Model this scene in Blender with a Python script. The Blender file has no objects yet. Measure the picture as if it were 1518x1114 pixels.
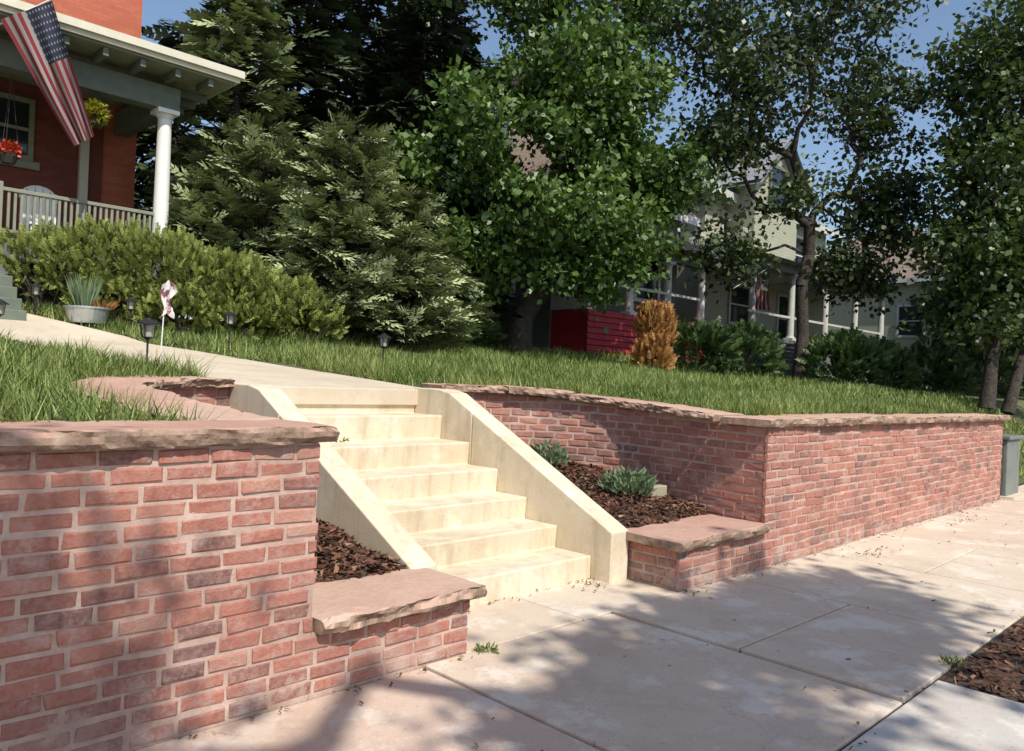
import bpy, math, random
import numpy as np
from mathutils import Vector, Matrix, noise
random.seed(7)
scene=bpy.context.scene
SUN=np.array([.12,.40,-.50])          # travel direction of sunlight

# ------------------------------------------------------------------ materials
def new_mat(name):
    m=bpy.data.materials.new(name); m.use_nodes=True
    nt=m.node_tree; nt.nodes.clear()
    out=nt.nodes.new('ShaderNodeOutputMaterial'); b=nt.nodes.new('ShaderNodeBsdfPrincipled')
    nt.links.new(b.outputs[0],out.inputs[0]); return m,nt,b,out
def ramp(nt,fac,stops):
    r=nt.nodes.new('ShaderNodeValToRGB'); e=r.color_ramp.elements
    while len(e)<len(stops): e.new(.5)
    for i,(p,c) in enumerate(stops): e[i].position=p; e[i].color=(*c,1) if len(c)==3 else c
    nt.links.new(fac,r.inputs[0]); return r.outputs[0]
def mixc(nt,fac,a,b,mode='MIX'):
    m=nt.nodes.new('ShaderNodeMix'); m.data_type='RGBA'; m.blend_type=mode
    for s,v in ((0,fac),(6,a),(7,b)):
        if isinstance(v,(int,float)): m.inputs[s].default_value=v
        elif isinstance(v,tuple): m.inputs[s].default_value=(*v,1)
        else: nt.links.new(v,m.inputs[s])
    return m.outputs[2]
def nz(nt,scale,detail=6,rough=.6,vec=None):
    n=nt.nodes.new('ShaderNodeTexNoise'); n.inputs['Scale'].default_value=scale
    n.inputs['Detail'].default_value=min(detail,5); n.inputs['Roughness'].default_value=rough
    if vec is not None: nt.links.new(vec,n.inputs['Vector'])
    return n.outputs['Fac']
def coord(nt): return nt.nodes.new('ShaderNodeTexCoord').outputs['Object']
def zof(nt,v):
    s=nt.nodes.new('ShaderNodeSeparateXYZ'); nt.links.new(v,s.inputs[0]); return s.outputs[2]
def bump(nt,b,h,strength=.3,dist=.01):
    n=nt.nodes.new('ShaderNodeBump'); n.inputs['Strength'].default_value=strength; n.inputs['Distance'].default_value=dist
    nt.links.new(h,n.inputs['Height']); nt.links.new(n.outputs[0],b.inputs['Normal'])
def attr(nt,name='tint'):
    a=nt.nodes.new('ShaderNodeAttribute'); a.attribute_name=name; return a.outputs['Fac']
def simple(name,c1,c2,scale=3,rough=.8,bs=.25,bscale=40,dist=.005,metal=0):
    m,nt,b,o=new_mat(name); v=coord(nt)
    c=ramp(nt,nz(nt,scale,4,.65,v),[(.3,c1),(.7,c2)])
    nt.links.new(c,b.inputs['Base Color']); b.inputs['Roughness'].default_value=rough; b.inputs['Metallic'].default_value=metal
    bump(nt,b,nz(nt,bscale,3,.6,v),bs,dist); return m
def leafmat(name,dark,mid,light,trans=.3,rough=.45,spec=.5):
    m,nt,b,o=new_mat(name)
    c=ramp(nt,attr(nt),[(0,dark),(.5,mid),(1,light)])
    nt.links.new(c,b.inputs['Base Color']); b.inputs['Roughness'].default_value=rough
    b.inputs['Specular IOR Level'].default_value=spec
    if trans>0:
        t=nt.nodes.new('ShaderNodeBsdfTranslucent'); 
        tc=mixc(nt,1.0,c,(1.0,1.0,.35),'MULTIPLY'); nt.links.new(tc,t.inputs[0])
        mx=nt.nodes.new('ShaderNodeMixShader'); mx.inputs[0].default_value=trans
        nt.links.new(b.outputs[0],mx.inputs[1]); nt.links.new(t.outputs[0],mx.inputs[2]); nt.links.new(mx.outputs[0],o.inputs[0])
    return m

def mk_brick():
    m,nt,b,o=new_mat('red_brick'); v=coord(nt)
    c=ramp(nt,attr(nt),[(0,(.13,.075,.072)),(.2,(.23,.095,.078)),(.45,(.37,.125,.088)),(.75,(.46,.165,.112)),(1,(.50,.26,.19))])
    n=nz(nt,35,4,.7,v); c=mixc(nt,ramp(nt,n,[(.34,(0,0,0)),(.72,(.6,.6,.6))]),c,(.48,.31,.25))
    n2=nz(nt,1.6,3,.6,v); c=mixc(nt,ramp(nt,n2,[(.46,(0,0,0)),(.72,(.45,.45,.45))]),c,(.20,.11,.095))
    n3=nz(nt,7,5,.75,v); c=mixc(nt,ramp(nt,n3,[(.52,(0,0,0)),(.66,(.6,.6,.6))]),c,(.58,.43,.37))
    n4=nz(nt,14,4,.7,v); c=mixc(nt,ramp(nt,n4,[(.58,(0,0,0)),(.70,(.5,.5,.5))]),c,(.15,.08,.07))
    zz=zof(nt,v); lo=ramp(nt,zz,[(.0,(1,1,1)),(.22,(0,0,0))]); lo=mixc(nt,1.0,lo,ramp(nt,nz(nt,3.5,5,.7,v),[(.42,(0,0,0)),(.62,(.8,.8,.8))]),'MULTIPLY')
    c=mixc(nt,lo,c,(.50,.40,.34))
    nt.links.new(c,b.inputs['Base Color']); b.inputs['Roughness'].default_value=.92; b.inputs['Specular IOR Level'].default_value=.25
    bump(nt,b,nz(nt,55,5,.75,v),.9,.008); return m
BRICK=mk_brick()
def mk_mortar():
    m,nt,b,o=new_mat('mortar'); v=coord(nt)
    c=ramp(nt,nz(nt,6,5,.7,v),[(.3,(.38,.25,.20)),(.55,(.53,.38,.31)),(.75,(.63,.50,.42))])
    c=mixc(nt,ramp(nt,nz(nt,1.6,3,.6,v),[(.46,(0,0,0)),(.72,(.4,.4,.4))]),c,(.25,.17,.14))
    nt.links.new(c,b.inputs['Base Color']); b.inputs['Roughness'].default_value=.95
    bump(nt,b,nz(nt,90,4,.7,v),.6,.006); return m
MORTAR=mk_mortar()
def mk_cap():
    m,nt,b,o=new_mat('red_sandstone'); v=coord(nt)
    top=ramp(nt,nz(nt,1.7,5,.65,v),[(.3,(.42,.235,.175)),(.5,(.52,.32,.24)),(.7,(.58,.41,.32))])
    top=mixc(nt,ramp(nt,nz(nt,14,5,.7,v),[(.48,(0,0,0)),(.70,(.5,.5,.5))]),top,(.29,.215,.175))
    top=mixc(nt,ramp(nt,nz(nt,5,5,.7,v),[(.54,(0,0,0)),(.68,(.5,.5,.5))]),top,(.58,.49,.41))
    top=mixc(nt,.4,top,ramp(nt,attr(nt),[(0,(.44,.23,.18)),(1,(.60,.43,.33))]))
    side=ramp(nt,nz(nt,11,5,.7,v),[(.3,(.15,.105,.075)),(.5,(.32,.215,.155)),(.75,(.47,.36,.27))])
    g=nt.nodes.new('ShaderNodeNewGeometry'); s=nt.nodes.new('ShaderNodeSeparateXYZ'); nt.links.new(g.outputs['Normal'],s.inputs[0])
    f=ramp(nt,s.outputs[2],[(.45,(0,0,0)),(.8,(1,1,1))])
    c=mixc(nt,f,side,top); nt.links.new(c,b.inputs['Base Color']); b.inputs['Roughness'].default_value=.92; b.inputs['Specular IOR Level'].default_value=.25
    bump(nt,b,nz(nt,28,5,.7,v),.75,.014); return m
CAP=mk_cap()
def mk_concrete(name,stops,stain=(.25,.2,.14),cracks=False,stainamt=.5,tint=None,streak=False):
    m,nt,b,o=new_mat(name); v=coord(nt)
    c=ramp(nt,nz(nt,1.3,5,.62,v),stops)
    if tint: c=mixc(nt,.65,c,ramp(nt,attr(nt),tint))
    c=mixc(nt,ramp(nt,nz(nt,5,5,.72,v),[(.5,(0,0,0)),(.8,(stainamt,)*3)]),c,stain)
    c=mixc(nt,ramp(nt,nz(nt,160,2,.6,v),[(.4,(0,0,0)),(.7,(.3,.3,.3))]),c,tuple(x*.6 for x in stops[0][1]))
    h=nz(nt,70,4,.65,v)
    if streak:
        mp=nt.nodes.new('ShaderNodeMapping'); mp.inputs['Scale'].default_value=(9,9,.8); nt.links.new(v,mp.inputs[0])
        c=mixc(nt,ramp(nt,nz(nt,1.0,5,.65,mp.outputs[0]),[(.50,(0,0,0)),(.70,(.55,.55,.55))]),c,(.40,.31,.20))
        c=mixc(nt,ramp(nt,nz(nt,2.6,5,.75,v),[(.52,(0,0,0)),(.66,(.4,.4,.4))]),c,(.80,.72,.58))
    if cracks:
        d=nt.nodes.new('ShaderNodeTexNoise'); d.inputs['Scale'].default_value=4.5; d.inputs['Detail'].default_value=5; d.inputs['Roughness'].default_value=.7; nt.links.new(v,d.inputs['Vector'])
        vv=nt.nodes.new('ShaderNodeVectorMath'); vv.operation='MULTIPLY_ADD'; nt.links.new(d.outputs['Color'],vv.inputs[0]); vv.inputs[1].default_value=(.4,.4,0); nt.links.new(v,vv.inputs[2])
        vo=nt.nodes.new('ShaderNodeTexVoronoi'); vo.feature='DISTANCE_TO_EDGE'; vo.inputs['Scale'].default_value=.75; nt.links.new(vv.outputs[0],vo.inputs['Vector'])
        k=ramp(nt,vo.outputs['Distance'],[(.0,(1,1,1)),(.004,(0,0,0))])
        msk=ramp(nt,nz(nt,1.1,3,.6,v),[(.52,(0,0,0)),(.64,(.7,.7,.7))])
        kk=mixc(nt,1.0,k,msk,'MULTIPLY'); c=mixc(nt,kk,c,(.14,.11,.08))
        c=mixc(nt,ramp(nt,nz(nt,2.1,5,.7,v),[(.52,(0,0,0)),(.60,(.6,.6,.6))]),c,(.72,.65,.56))
        c=mixc(nt,ramp(nt,nz(nt,.9,4,.6,v),[(.52,(0,0,0)),(.70,(.4,.4,.4))]),c,(.40,.29,.21))
        c=mixc(nt,ramp(nt,nz(nt,24,4,.7,v),[(.60,(0,0,0)),(.70,(.45,.45,.45))]),c,(.28,.22,.16))
    nt.links.new(c,b.inputs['Base Color']); b.inputs['Roughness'].default_value=.92; b.inputs['Specular IOR Level'].default_value=.25
    bump(nt,b,h,.45,.004); return m
STEPC=mk_concrete('cream_concrete',[(.3,(.62,.52,.37)),(.5,(.70,.60,.44)),(.75,(.76,.67,.52))],stain=(.45,.36,.25),stainamt=.6,streak=True)
WALKC=mk_concrete('walk_concrete',[(.3,(.54,.45,.33)),(.55,(.62,.53,.40)),(.75,(.68,.60,.47))],stainamt=.35)
SIDEW=mk_concrete('sidewalk_concrete',[(.3,(.52,.42,.32)),(.5,(.61,.51,.40)),(.75,(.67,.58,.47))],cracks=True,stainamt=.4,stain=(.34,.26,.19),
     tint=[(0,(.60,.41,.33)),(.45,(.62,.49,.38)),(.75,(.65,.56,.44)),(1,(.50,.50,.49))])
JOINT=simple('joint_dirt',(.03,.025,.02),(.08,.06,.045),8)
SOIL=simple('soil',(.045,.028,.018),(.10,.065,.042),9,.95,.8,30,.03)
LAWNM=simple('lawn_soil',(.07,.08,.028),(.14,.145,.055),3,.95,.8,50,.03)
ROAD=simple('asphalt',(.04,.04,.042),(.065,.063,.06),4,.9,.5,120,.006)
GRND=simple('ground_mat',(.06,.09,.03),(.12,.11,.06),.3,.95)
BARK=simple('bark',(.022,.018,.014),(.085,.068,.052),9,.95,1.0,22,.04)
CREAM=simple('cream_paint',(.58,.54,.42),(.66,.62,.50),3,.6,.1)
WHITE=simple('white_paint',(.74,.73,.68),(.80,.79,.76),3,.5,.1)
GRAYW=simple('grayed_white_paint',(.42,.42,.38),(.55,.55,.50),3,.6,.1)  # duller, grayer white for the neighbouring trim
GREENG=simple('graygreen_paint',(.10,.12,.095),(.15,.17,.13),5,.6,.1)
GREENL=simple('light_graygreen_paint',(.20,.205,.15),(.27,.27,.20),5,.6,.1)
DARKW=simple('dark_wood',(.02,.018,.015),(.05,.04,.032),6,.7)
BLACKM=simple('black_metal',(.02,.02,.022),(.04,.04,.042),8,.4,.1,60,.002,.3)
GALV=simple('galvanized_steel',(.42,.44,.45),(.56,.58,.58),6,.4,.1,60,.002,.7)
SHING=simple('gray_shingles',(.18,.19,.20),(.30,.31,.32),7,.9,.6,30,.02)
BROOF=simple('brown_shingles',(.16,.12,.09),(.26,.2,.15),7,.9,.6,30,.02)
BOXG=simple('utility_green',(.14,.16,.15),(.20,.22,.20),4,.5,.1)
REDP=simple('red_paint',(.36,.018,.03),(.46,.035,.05),5,.55,.15)
def mk_tintmat(name,stops,rough=.9,spec=.2):
    m,nt,b,o=new_mat(name); c=ramp(nt,attr(nt),stops); nt.links.new(c,b.inputs['Base Color']); b.inputs['Roughness'].default_value=rough
    b.inputs['Specular IOR Level'].default_value=spec; return m
CHIP=mk_tintmat('bark_chips',[(0,(.03,.016,.011)),(.5,(.12,.056,.036)),(.85,(.24,.125,.08)),(1,(.38,.27,.19))])
LITTER=mk_tintmat('leaf_litter',[(0,(.06,.04,.02)),(.5,(.20,.12,.05)),(.8,(.12,.15,.04)),(1,(.32,.24,.12))])
def mk_glass():
    m,nt,b,o=new_mat('window_glass'); b.inputs['Base Color'].default_value=(.02,.025,.03,1); b.inputs['Roughness'].default_value=.08; return m
GLASS=mk_glass()
def mk_brickwall(name,c1,c2,mo):
    m,nt,b,o=new_mat(name); v=coord(nt)
    s=nt.nodes.new('ShaderNodeSeparateXYZ'); nt.links.new(v,s.inputs[0])
    a=nt.nodes.new('ShaderNodeMath'); a.operation='ADD'; nt.links.new(s.outputs[0],a.inputs[0]); nt.links.new(s.outputs[1],a.inputs[1])
    cb=nt.nodes.new('ShaderNodeCombineXYZ'); nt.links.new(a.outputs[0],cb.inputs[0]); nt.links.new(s.outputs[2],cb.inputs[1])
    br=nt.nodes.new('ShaderNodeTexBrick'); nt.links.new(cb.outputs[0],br.inputs['Vector'])
    br.inputs['Scale'].default_value=1; br.inputs['Brick Width'].default_value=.21; br.inputs['Row Height'].default_value=.072
    br.inputs['Mortar Size'].default_value=.006; br.inputs['Color1'].default_value=(*c1,1); br.inputs['Color2'].default_value=(*c2,1); br.inputs['Mortar'].default_value=(*mo,1)
    c=mixc(nt,ramp(nt,nz(nt,2,5,.6,v),[(.4,(0,0,0)),(.8,(.3,.3,.3))]),br.outputs['Color'],tuple(x*.6 for x in c1))
    nt.links.new(c,b.inputs['Base Color']); b.inputs['Roughness'].default_value=.9; b.inputs['Specular IOR Level'].default_value=.2
    bump(nt,b,br.outputs['Fac'],-.4,.008); return m
HBRICK=mk_brickwall('orange_brick',(.44,.12,.07),(.52,.155,.095),(.36,.13,.09))
HBRICK_SHADE=mk_brickwall('porch_shade_brick',(.17,.05,.038),(.22,.068,.048),(.15,.06,.045))  # darkened copy of the house brick, porch shade put into its colour
def mk_siding(name,c,c2,h=.12):
    m,nt,b,o=new_mat(name); v=coord(nt)
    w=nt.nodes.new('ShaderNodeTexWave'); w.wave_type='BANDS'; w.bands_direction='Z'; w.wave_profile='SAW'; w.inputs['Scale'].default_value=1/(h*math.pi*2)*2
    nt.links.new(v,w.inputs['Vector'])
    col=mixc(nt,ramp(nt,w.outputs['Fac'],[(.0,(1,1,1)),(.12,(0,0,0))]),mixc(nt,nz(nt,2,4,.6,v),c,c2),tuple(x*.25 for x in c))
    nt.links.new(col,b.inputs['Base Color']); b.inputs['Roughness'].default_value=.6
    bump(nt,b,w.outputs['Fac'],.6,.02); return m
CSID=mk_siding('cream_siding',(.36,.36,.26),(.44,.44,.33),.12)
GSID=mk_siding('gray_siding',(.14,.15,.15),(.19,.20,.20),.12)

# ------------------------------------------------------------------ mesh helpers
def link(ob,parent=None):
    scene.collection.objects.link(ob)
    if parent is not None: ob.parent=parent
    return ob
def root(name,loc=(0,0,0)):
    e=bpy.data.objects.new(name,None); e.empty_display_size=.3; return link(e)
def fast_mesh(name,V,F,mat,parent=None,tint=None,smooth=False):
    V=np.ascontiguousarray(V,dtype=np.float32); F=np.ascontiguousarray(F,dtype=np.int32); k=F.shape[1]
    me=bpy.data.meshes.new(name); me.vertices.add(len(V)); me.vertices.foreach_set('co',V.ravel())
    me.loops.add(F.size); me.loops.foreach_set('vertex_index',F.ravel())
    me.polygons.add(len(F)); me.polygons.foreach_set('loop_start',np.arange(len(F),dtype=np.int32)*k)
    me.update(calc_edges=True)
    if tint is not None:
        a=me.attributes.new('tint','FLOAT','POINT'); a.data.foreach_set('value',np.ascontiguousarray(tint,dtype=np.float32))
    if smooth: me.polygons.foreach_set('use_smooth',np.ones(len(F),dtype=bool))
    me.materials.append(mat); return link(bpy.data.objects.new(name,me),parent)
class MB:
    def __init__(s): s.v=[]; s.f=[]; s.t=[]
    def add(s,vs,fs,t=.5):
        o=len(s.v); s.v+= [tuple(p) for p in vs]; s.f+=[tuple(o+i for i in f) for f in fs]; s.t+=[t]*len(vs); return s
    def box(s,x0,x1,y0,y1,z0,z1,t=.5):
        vs=[(x0,y0,z0),(x1,y0,z0),(x1,y1,z0),(x0,y1,z0),(x0,y0,z1),(x1,y0,z1),(x1,y1,z1),(x0,y1,z1)]
        return s.add(vs,[(0,3,2,1),(4,5,6,7),(0,1,5,4),(1,2,6,5),(2,3,7,6),(3,0,4,7)],t)
    def prism_x(s,prof,x0,x1,t=.5):
        n=len(prof); vs=[(x0,y,z) for y,z in prof]+[(x1,y,z) for y,z in prof]
        fs=[tuple(range(n))[::-1],tuple(range(n,2*n))]+[(i,(i+1)%n,n+(i+1)%n,n+i) for i in range(n)]
        return s.add(vs,fs,t)
    def cyl(s,p0,p1,r0,r1,n=10,t=.5,caps=True):
        p0=Vector(p0);p1=Vector(p1);d=(p1-p0).normalized()
        a=d.cross(Vector((0,0,1)));  a=a if a.length>.01 else Vector((1,0,0)); a.normalize(); b=d.cross(a)
        vs=[p0+(a*math.cos(2*math.pi*i/n)+b*math.sin(2*math.pi*i/n))*r0 for i in range(n)]+[p1+(a*math.cos(2*math.pi*i/n)+b*math.sin(2*math.pi*i/n))*r1 for i in range(n)]
        fs=[(i,(i+1)%n,n+(i+1)%n,n+i) for i in range(n)]
        if caps: fs+=[tuple(range(n))[::-1],tuple(range(n,2*n))]
        return s.add(vs,fs,t)
    def obj(s,name,mat,parent=None,bevel=0,smooth=False,seg=2):
        me=bpy.data.meshes.new(name); me.from_pydata(s.v,[],s.f); me.update()
        a=me.attributes.new('tint','FLOAT','POINT'); a.data.foreach_set('value',np.array(s.t,dtype=np.float32))
        me.materials.append(mat); ob=link(bpy.data.objects.new(name,me),parent)
        import bmesh
        bm=bmesh.new(); bm.from_mesh(me); bmesh.ops.recalc_face_normals(bm,faces=bm.faces); bm.to_mesh(me); bm.free()
        if smooth: me.polygons.foreach_set('use_smooth',np.ones(len(me.polygons),dtype=bool))
        if bevel:
            m=ob.modifiers.new('b','BEVEL'); m.width=bevel; m.segments=seg; m.limit_method='ANGLE'
        return ob

# ------------------------------------------------------------------ terrain profile
GY=[-5,.8,2.83,6,8.5,10.5,12,20,60]; GZ=[1.19,1.2,1.325,1.52,1.72,2.12,2.3,2.6,4.0]
def g(y): return np.interp(y,GY,GZ)
def gz(x,y):
    z=g(y)
    f=np.clip((np.asarray(x)-13.6)/2.0,0,1)*np.clip((3.2-np.asarray(y))/2.6,0,1)
    return z*(1-f)+.03*f
RW=[(6.19,0),(6.22,.4),(6.30,.9),(6.38,1.35),(6.38,1.75),(6.24,2.15),(5.95,2.5),(5.5,2.7),(4.94,2.8)]
LW=[(1.95,0),(1.93,.5),(1.88,1.0),(1.84,1.5),(1.84,1.9),(1.92,2.25),(2.12,2.55),(2.4,2.72),(2.84,2.8)]
def resample(P,step):
    d=np.r_[0,np.cumsum(np.linalg.norm(np.diff(P,axis=0),axis=1))]; n=max(2,int(d[-1]/step)+1); s=np.linspace(0,d[-1],n)
    return np.c_[np.interp(s,d,P[:,0]),np.interp(s,d,P[:,1])]
def smooth_path(pts,step=.04):
    P=np.array(pts,float)
    for _ in range(3):
        Q=[P[0]]
        for i in range(len(P)-1): Q+= [P[i]*.75+P[i+1]*.25,P[i]*.25+P[i+1]*.75]
        Q.append(P[-1]); P=np.array(Q)
    return resample(P,step)
def normals(P,side):
    T=np.gradient(P,axis=0); T/=np.linalg.norm(T,axis=1)[:,None]
    return T,np.c_[-T[:,1],T[:,0]]*side
def in_pocket(x,y,m=0.0):
    xl=np.interp(y,[p[1] for p in LW],[p[0] for p in LW]); xr=np.interp(y,[p[1] for p in RW],[p[0] for p in RW])
    return (y<2.85+m)&(x>xl-m)&(x<xr+m)
WE=[2.83,4.5,6,7.5,9,10.6]
WL=[2.86,2.8,2.68,2.4,1.9,1.1]; WR=[4.92,4.9,4.82,4.62,4.2,3.2]
def in_walk(x,y,m=0.0):
    return (y>2.7)&(y<10.7)&(x>np.interp(y,WE,WL)-m)&(x<np.interp(y,WE,WR)+m)

gm=MB(); gm.box(-500,500,-500,500,-.5,-.03); gm.obj('ground',GRND)
r=MB(); r.box(-80,90,-14,-5.75,-.1,-.022); r.obj('road',ROAD)
k=MB(); [k.box(-40+i*2.5+.005,-40+(i+1)*2.5-.005,-5.75,-5.6,-.1,.02) for i in range(40)]; k.obj('kerb',WALKC,bevel=.015)

xs=np.r_[np.arange(-25,-2,1.0),np.arange(-2,14,.12),np.arange(14,24,.4),np.arange(24,92,3.)]
ys=np.r_[np.arange(.26,3.2,.12),np.arange(3.2,14,.3),np.arange(14,100,3.)]
X,Y=np.meshgrid(xs,ys,indexing='ij'); Z=gz(X,Y)
nn=np.sin(X*1.7)*np.cos(Y*2.1)*.012+np.sin(X*.6+Y*.9)*.02
Z=Z+nn*np.clip((Y-2),0,1)-np.where(in_walk(X,Y,-.05),.09,0)
V=np.c_[X.ravel(),Y.ravel(),Z.ravel()]; nx,ny=X.shape; idx=np.arange(nx*ny).reshape(nx,ny)
F=np.c_[idx[:-1,:-1].ravel(),idx[1:,:-1].ravel(),idx[1:,1:].ravel(),idx[:-1,1:].ravel()]
cx=V[F][:,:,0].mean(1); cy=V[F][:,:,1].mean(1)
F=F[~in_pocket(cx,cy,.12)]
fast_mesh('lawn',V,F,LAWNM,smooth=True)

def walkmesh():
    mb=MB(); edges=[2.80,4.3,5.85,7.4,9.0,10.65]
    for e0,e1 in zip(edges[:-1],edges[1:]):
        y=np.linspace(e0+(.008 if e0>2.9 else 0),e1-.008,8); t=random.random()
        vs=[];fs=[]
        for q in y:
            zt=float(g(q))+.005; xl=float(np.interp(q,WE,WL)); xr=float(np.interp(q,WE,WR))
            vs+=[(xl,q,zt),(xr,q,zt),(xr,q,zt-.15),(xl,q,zt-.15)]
        for i in range(7):
            a=4*i; fs+=[(a,a+1,a+5,a+4),(a+1,a+2,a+6,a+5),(a+3,a,a+4,a+7),(a+2,a+3,a+7,a+6)]
        fs+=[(3,2,1,0),(28,29,30,31)]
        mb.add(vs,fs,t)
    mb.obj('garden_walk',WALKC,bevel=.008)
walkmesh()

sw=root('sidewalk')
jm=MB(); jm.box(-30,60,-1.83,.3,-.12,-.018); jm.box(2.9,4.94,.3,.7,-.12,-.018); jm.obj('joint_fill',JOINT,sw)
sl=MB()
js=[1.05+1.55*i for i in range(-20,38)]
for i,a in enumerate(js):
    b=a+1.55; t=min(1,max(0,.05 if b<2.7 else (.40+random.random()*.35)))
    dz=random.uniform(-.006,.004); ds=random.uniform(-.010,.010)
    g0=.007
    ytop=.3 if a>13.4 else -.006
    parts=[(-1.8,ytop)] if i%2 else [(-1.8,-.92),(-.905,ytop)]
    if a<2.7 and b>1: parts=[(-1.8,ytop)]
    for (ya,yb) in parts:
        vs=[(a+g0,ya,-.1),(b-g0,ya,-.1),(b-g0,yb,-.1),(a+g0,yb,-.1),(a+g0,ya,dz-ds),(b-g0,ya,dz+ds),(b-g0,yb,dz+ds),(a+g0,yb,dz-ds)]
        sl.add(vs,[(0,3,2,1),(4,5,6,7),(0,1,5,4),(1,2,6,5),(2,3,7,6),(3,0,4,7)],min(1,max(0,t+random.uniform(-.05,.05))))
sl.box(2.905,3.88,.008,.66,-.1,.0,.5); sl.box(3.895,4.935,.008,.66,-.1,-.003,.62)
for a,b in ((-6.2,-4.4),(-4.4,-2.6),(-2.6,-.8),(-.8,1.0),(1.0,2.8),(2.8,4.6)):
    sl.box(a+.007,b-.007,-3.6,-1.82,-.1,random.uniform(-.006,0),1.0)
sl.obj('slabs',SIDEW,sw,bevel=.007)
rg=np.random.default_rng(3)
def chips(name,P,parent,rng,size=(.02,.06),mat=None,wr=(.2,.45)):
    n=len(P); L=rng.uniform(size[0],size[1],n); W=L*rng.uniform(wr[0],wr[1],n)
    az=rng.uniform(0,2*np.pi,n); tl=rng.normal(0,.35,n); rl=rng.normal(0,.5,n)
    D=np.c_[np.cos(az)*np.cos(tl),np.sin(az)*np.cos(tl),np.sin(tl)]
    S=np.c_[-np.sin(az)*np.cos(rl),np.cos(az)*np.cos(rl),np.sin(rl)]
    V=np.stack([P-D*L[:,None]-S*W[:,None],P+D*L[:,None]-S*W[:,None]*.5,P+D*L[:,None]*.9+S*W[:,None],P-D*L[:,None]*.8+S*W[:,None]],1).reshape(-1,3)
    fast_mesh(name,V,np.arange(4*n).reshape(n,4),mat or CHIP,parent,np.repeat(rng.beta(1.6,2.2,n),4))
ms=root('mulch_strip')
mm=MB(); mm.box(4.6,40,-5.6,-1.81,-.1,-.012); mm.box(-40,-6.2,-5.6,-1.81,-.1,-.012);mm.box(-6.2,4.6,-5.6,-3.61,-.1,-.012); mm.obj('soil',SOIL,ms)
n=15000; P=np.c_[rg.uniform(4.62,14,n),rg.uniform(-3.6,-1.84,n),rg.uniform(-.012,.02,n)]; chips('bark_chips',P,ms,rg,(.010,.038))
lt=[]
lt.append(np.c_[rg.uniform(4.9,13.4,200),-np.abs(rg.normal(.0,.06,200))-.02]); lt.append(np.c_[rg.uniform(-1,2.9,80),-np.abs(rg.normal(0,.05,80))-.02])
lt.append(np.c_[rg.uniform(2.95,4.7,60),.61-np.abs(rg.normal(0,.05,60))]); lt.append(np.c_[rg.normal(4.6,.12,50),rg.normal(.52,.08,50)])
lt.append(np.c_[rg.uniform(1,12,140),-1.81+rg.normal(0,.05,140)]); lt.append(np.c_[rg.uniform(1,12,110),rg.uniform(-1.8,0,110)])
lt.append(np.c_[rg.normal(7.6,.25,60),rg.normal(-.35,.07,60)]); lt.append(np.c_[rg.normal(10.5,.3,60),rg.normal(-.3,.07,60)])
P=np.vstack(lt); chips('leaf_litter',np.c_[P,np.full(len(P),.012)],None,rg,(.005,.016),LITTER,(.3,.6))

# ------------------------------------------------------------------ brick walls
CH=.0725
def bricks(mb,P,side,z0,ztop,rng,phase=0,L=.190,gap=.016,s_start=0.0):
    d=np.r_[0,np.cumsum(np.linalg.norm(np.diff(P,axis=0),axis=1))]; T,Nn=normals(P,side); tot=d[-1]
    n=int(round((1.5-z0)/CH))
    for c in range(n):
        za=z0+c*CH
        s=s_start-((c+phase)%2)*(L+gap)/2-rng.uniform(0,.03)
        while s<tot-.02:
            l=L*rng.uniform(.90,1.06); a=max(s,s_start); b=min(s+l,tot)
            s=s+l+gap*rng.uniform(.8,1.3)
            if b-a<.03: continue
            m=(a+b)/2; px,py=np.interp(m,d,P[:,0]),np.interp(m,d,P[:,1])
            zt=ztop(px,py) if callable(ztop) else ztop
            if za+CH*.8>zt: continue
            tx,ty=np.interp(m,d,T[:,0]),np.interp(m,d,T[:,1]); q=math.hypot(tx,ty); tx/=q;ty/=q
            nx_,ny_=np.interp(m,d,Nn[:,0]),np.interp(m,d,Nn[:,1]); q=math.hypot(nx_,ny_); nx_/=q;ny_/=q
            wv=.004*math.sin(m*2.3+c*.9)+.003*math.sin(m*5.1+c*2.1)
            h=(b-a)/2; zb=za+gap*.5+rng.uniform(-.003,.003)+wv; zc=za+CH-gap*.5+rng.uniform(-.003,.003)+wv
            pr=rng.uniform(-.004,.003); ch=.0055
            vs=[]
            for (e,dep) in ((0,-.03),(0,pr-ch),(ch,pr)):
                for (u,zz) in ((-h+e,zb+e),(h-e,zb+e),(h-e,zc-e),(-h+e,zc-e)):
                    ju,jz,jd=rng.normal(0,.003,3) if dep>-.03 else (0,0,0)
                    vs.append((px+tx*(u+ju)+nx_*(dep+jd*.5),py+ty*(u+ju)+ny_*(dep+jd*.5),zz+jz))
            fs=[(8,9,10,11)]
            for o in (0,4):
                for i in range(4): fs.append((o+i,o+(i+1)%4,o+4+(i+1)%4,o+4+i))
            t=rng.normal(.55,.18)
            if rng.random()<.07: t=rng.uniform(.02,.25)
            if za<.30 and rng.random()<.2: t-=.25
            mb.add(vs,fs,float(np.clip(t,0,1)))
def core(mb,P,side,off0,off1,z0,z1):
    T,Nn=normals(P,side); A=P+Nn*off0; B=P+Nn*off1; n=len(P); vs=[];fs=[]
    for i in range(n):
        zt=z1(P[i][0],P[i][1]) if callable(z1) else z1
        vs+=[(A[i][0],A[i][1],z0),(A[i][0],A[i][1],zt),(B[i][0],B[i][1],zt),(B[i][0],B[i][1],z0)]
    for i in range(n-1):
        a=4*i; fs+=[(a,a+1,a+5,a+4),(a+1,a+2,a+6,a+5),(a+2,a+3,a+7,a+6)]
    fs+=[(0,1,2,3),(4*n-1,4*n-2,4*n-3,4*n-4)]
    mb.add(vs,fs)
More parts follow.
